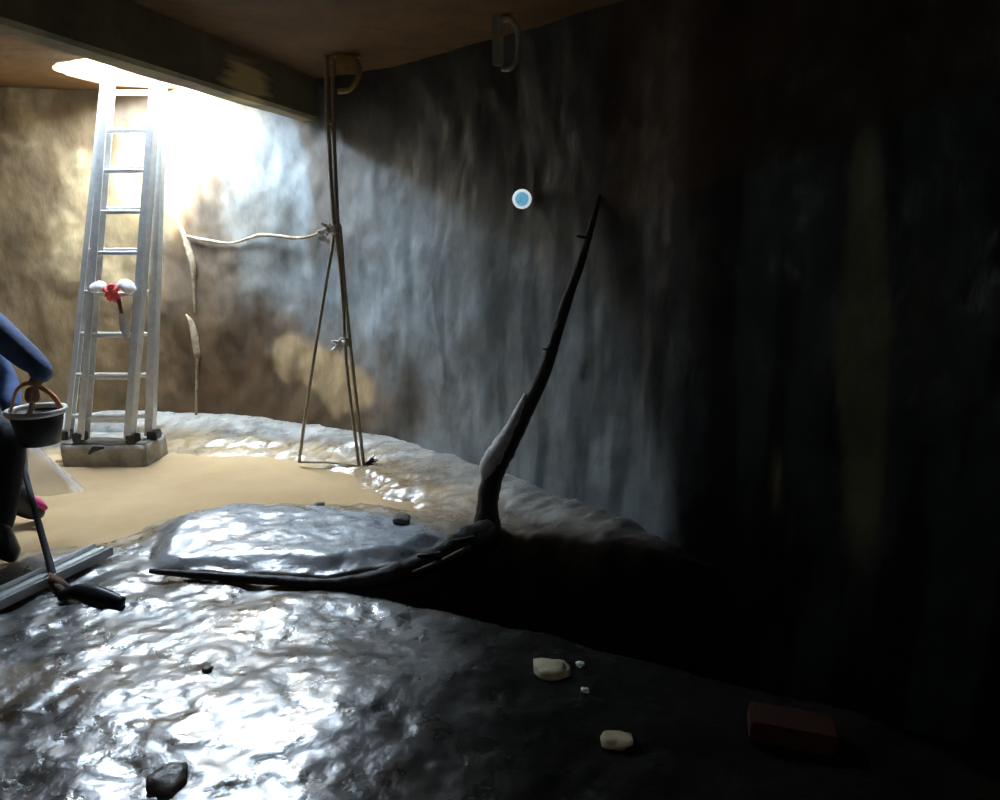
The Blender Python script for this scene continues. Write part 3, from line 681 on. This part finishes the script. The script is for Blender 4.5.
cp = curve_pts([(*p, .012) for p in pts], 7); tube_bm(bm, [p[:3] for p in cp], [p[3] for p in cp], 8, 0, .6); o = bm_obj('handle', bm, M_orange, bu); o['label'] = 'bright orange arched handle'
bt_ = PP(16, 436, -.02)
bg_ = empty('plastic_bag', PP(45, 488, -.02), 'clear whitish plastic bag hanging open below the bucket', 'bag')
bm = bmesh.new(); R = []; n = 40
for i in range(15):
    t = i/14; c = bt_.lerp(PP(54, 488, -.02), t); w_ = .030+.105*t**.8
    R.append([bm.verts.new(c + Vector((math.cos(a)*w_*(1+.14*math.sin(5*a+t*4)), math.sin(a)*w_*.7*(1+.14*math.cos(4*a+2)), -.012*math.sin(a*3)*t + .02*math.cos(a)*-t))) for a in np.linspace(0, 2*math.pi, n, endpoint=False)])
for i in range(14):
    for k in range(n): bm.faces.new((R[i][k], R[i][(k+1) % n], R[i+1][(k+1) % n], R[i+1][k]))
bm_obj('bag_film', bm, M_bag, bg_)

# ---------------------------------------------------------------- stones and bits
def stone(px, py, w_, h_, mat, label, cat='stone', name='stone', seed=0, ang=0, z=.04, dep=.8):
    c = onz(px, py, z); c.z = ground(c.x, c.y) + h_*.25
    bm = bmesh.new(); bmesh.ops.create_icosphere(bm, subdivisions=3, radius=.5)
    for v in bm.verts:
        p = v.co.copy(); k = 1 + .5*noise.noise(p*2.2+Vector((seed*7.1, 0, 0))); p *= k
        p.x = max(-.42, min(.42, p.x)); p.z = max(-.4, min(.36, p.z))
        v.co = Vector((p.x*w_, p.y*w_*dep, p.z*h_))
    o = bm_obj(name, bm, mat, world=False); o.location = c; o.rotation_euler = (0, 0, ang); return tag(o, label, cat)
stone(552, 669, .15, .035, M_pstone, 'flat yellowish stone in the dark mud right of the bright mud', seed=1)
stone(580, 664, .035, .02, M_ring, 'small white chip beside the flat yellowish stone', 'chip', 'stone_chip', seed=2)
stone(585, 690, .03, .02, M_ring, 'tiny white chip in front of the flat yellowish stone', 'chip', 'stone_chip', seed=3)
stone(616, 738, .11, .04, M_pstone, 'rounded yellow-brown stone nearest the bottom edge in the dark mud', seed=4)
stone(168, 778, .13, .04, M_stone, 'dark wedge of rock poking out of the brightest mud at the bottom', 'rock', 'rock', seed=5, ang=.4)
stone(207, 668, .04, .02, M_stone, 'small dark stone in the middle of the glaring wet mud', seed=6)
stone(320, 516, .06, .03, M_stone, 'small grey stone on the far edge of the mud platform', seed=8)
stone(402, 531, .10, .05, M_stone, 'dark stone on the right corner of the mud platform', seed=9)
stone(326, 574, .06, .04, M_stone, 'dark pebble on the mud platform just behind the lower limb', 'pebble', 'pebble', seed=10)
stone(905, 700, .30, .20, M_stone, 'speckled dark rock on the floor near the right wall', 'rock', 'rock', seed=11, z=-.05)
c = onz(790, 742, 0.02); c.z = ground(c.x, c.y) + .035
bm = bmesh.new(); box_bm(bm, (-.12, -.055, -.035), (.12, .055, .035), .006)
bmesh.ops.subdivide_edges(bm, edges=bm.edges, cuts=3, use_grid_fill=True)
for v in bm.verts: v.co += noise.noise_vector(v.co*20)*.004
o = bm_obj('brick', bm, M_brick, smooth_=False, world=False); o.location = c; o.rotation_euler = (.05, .04, -.25); tag(o, 'dark red brick lying in the unlit mud at lower right', 'brick')
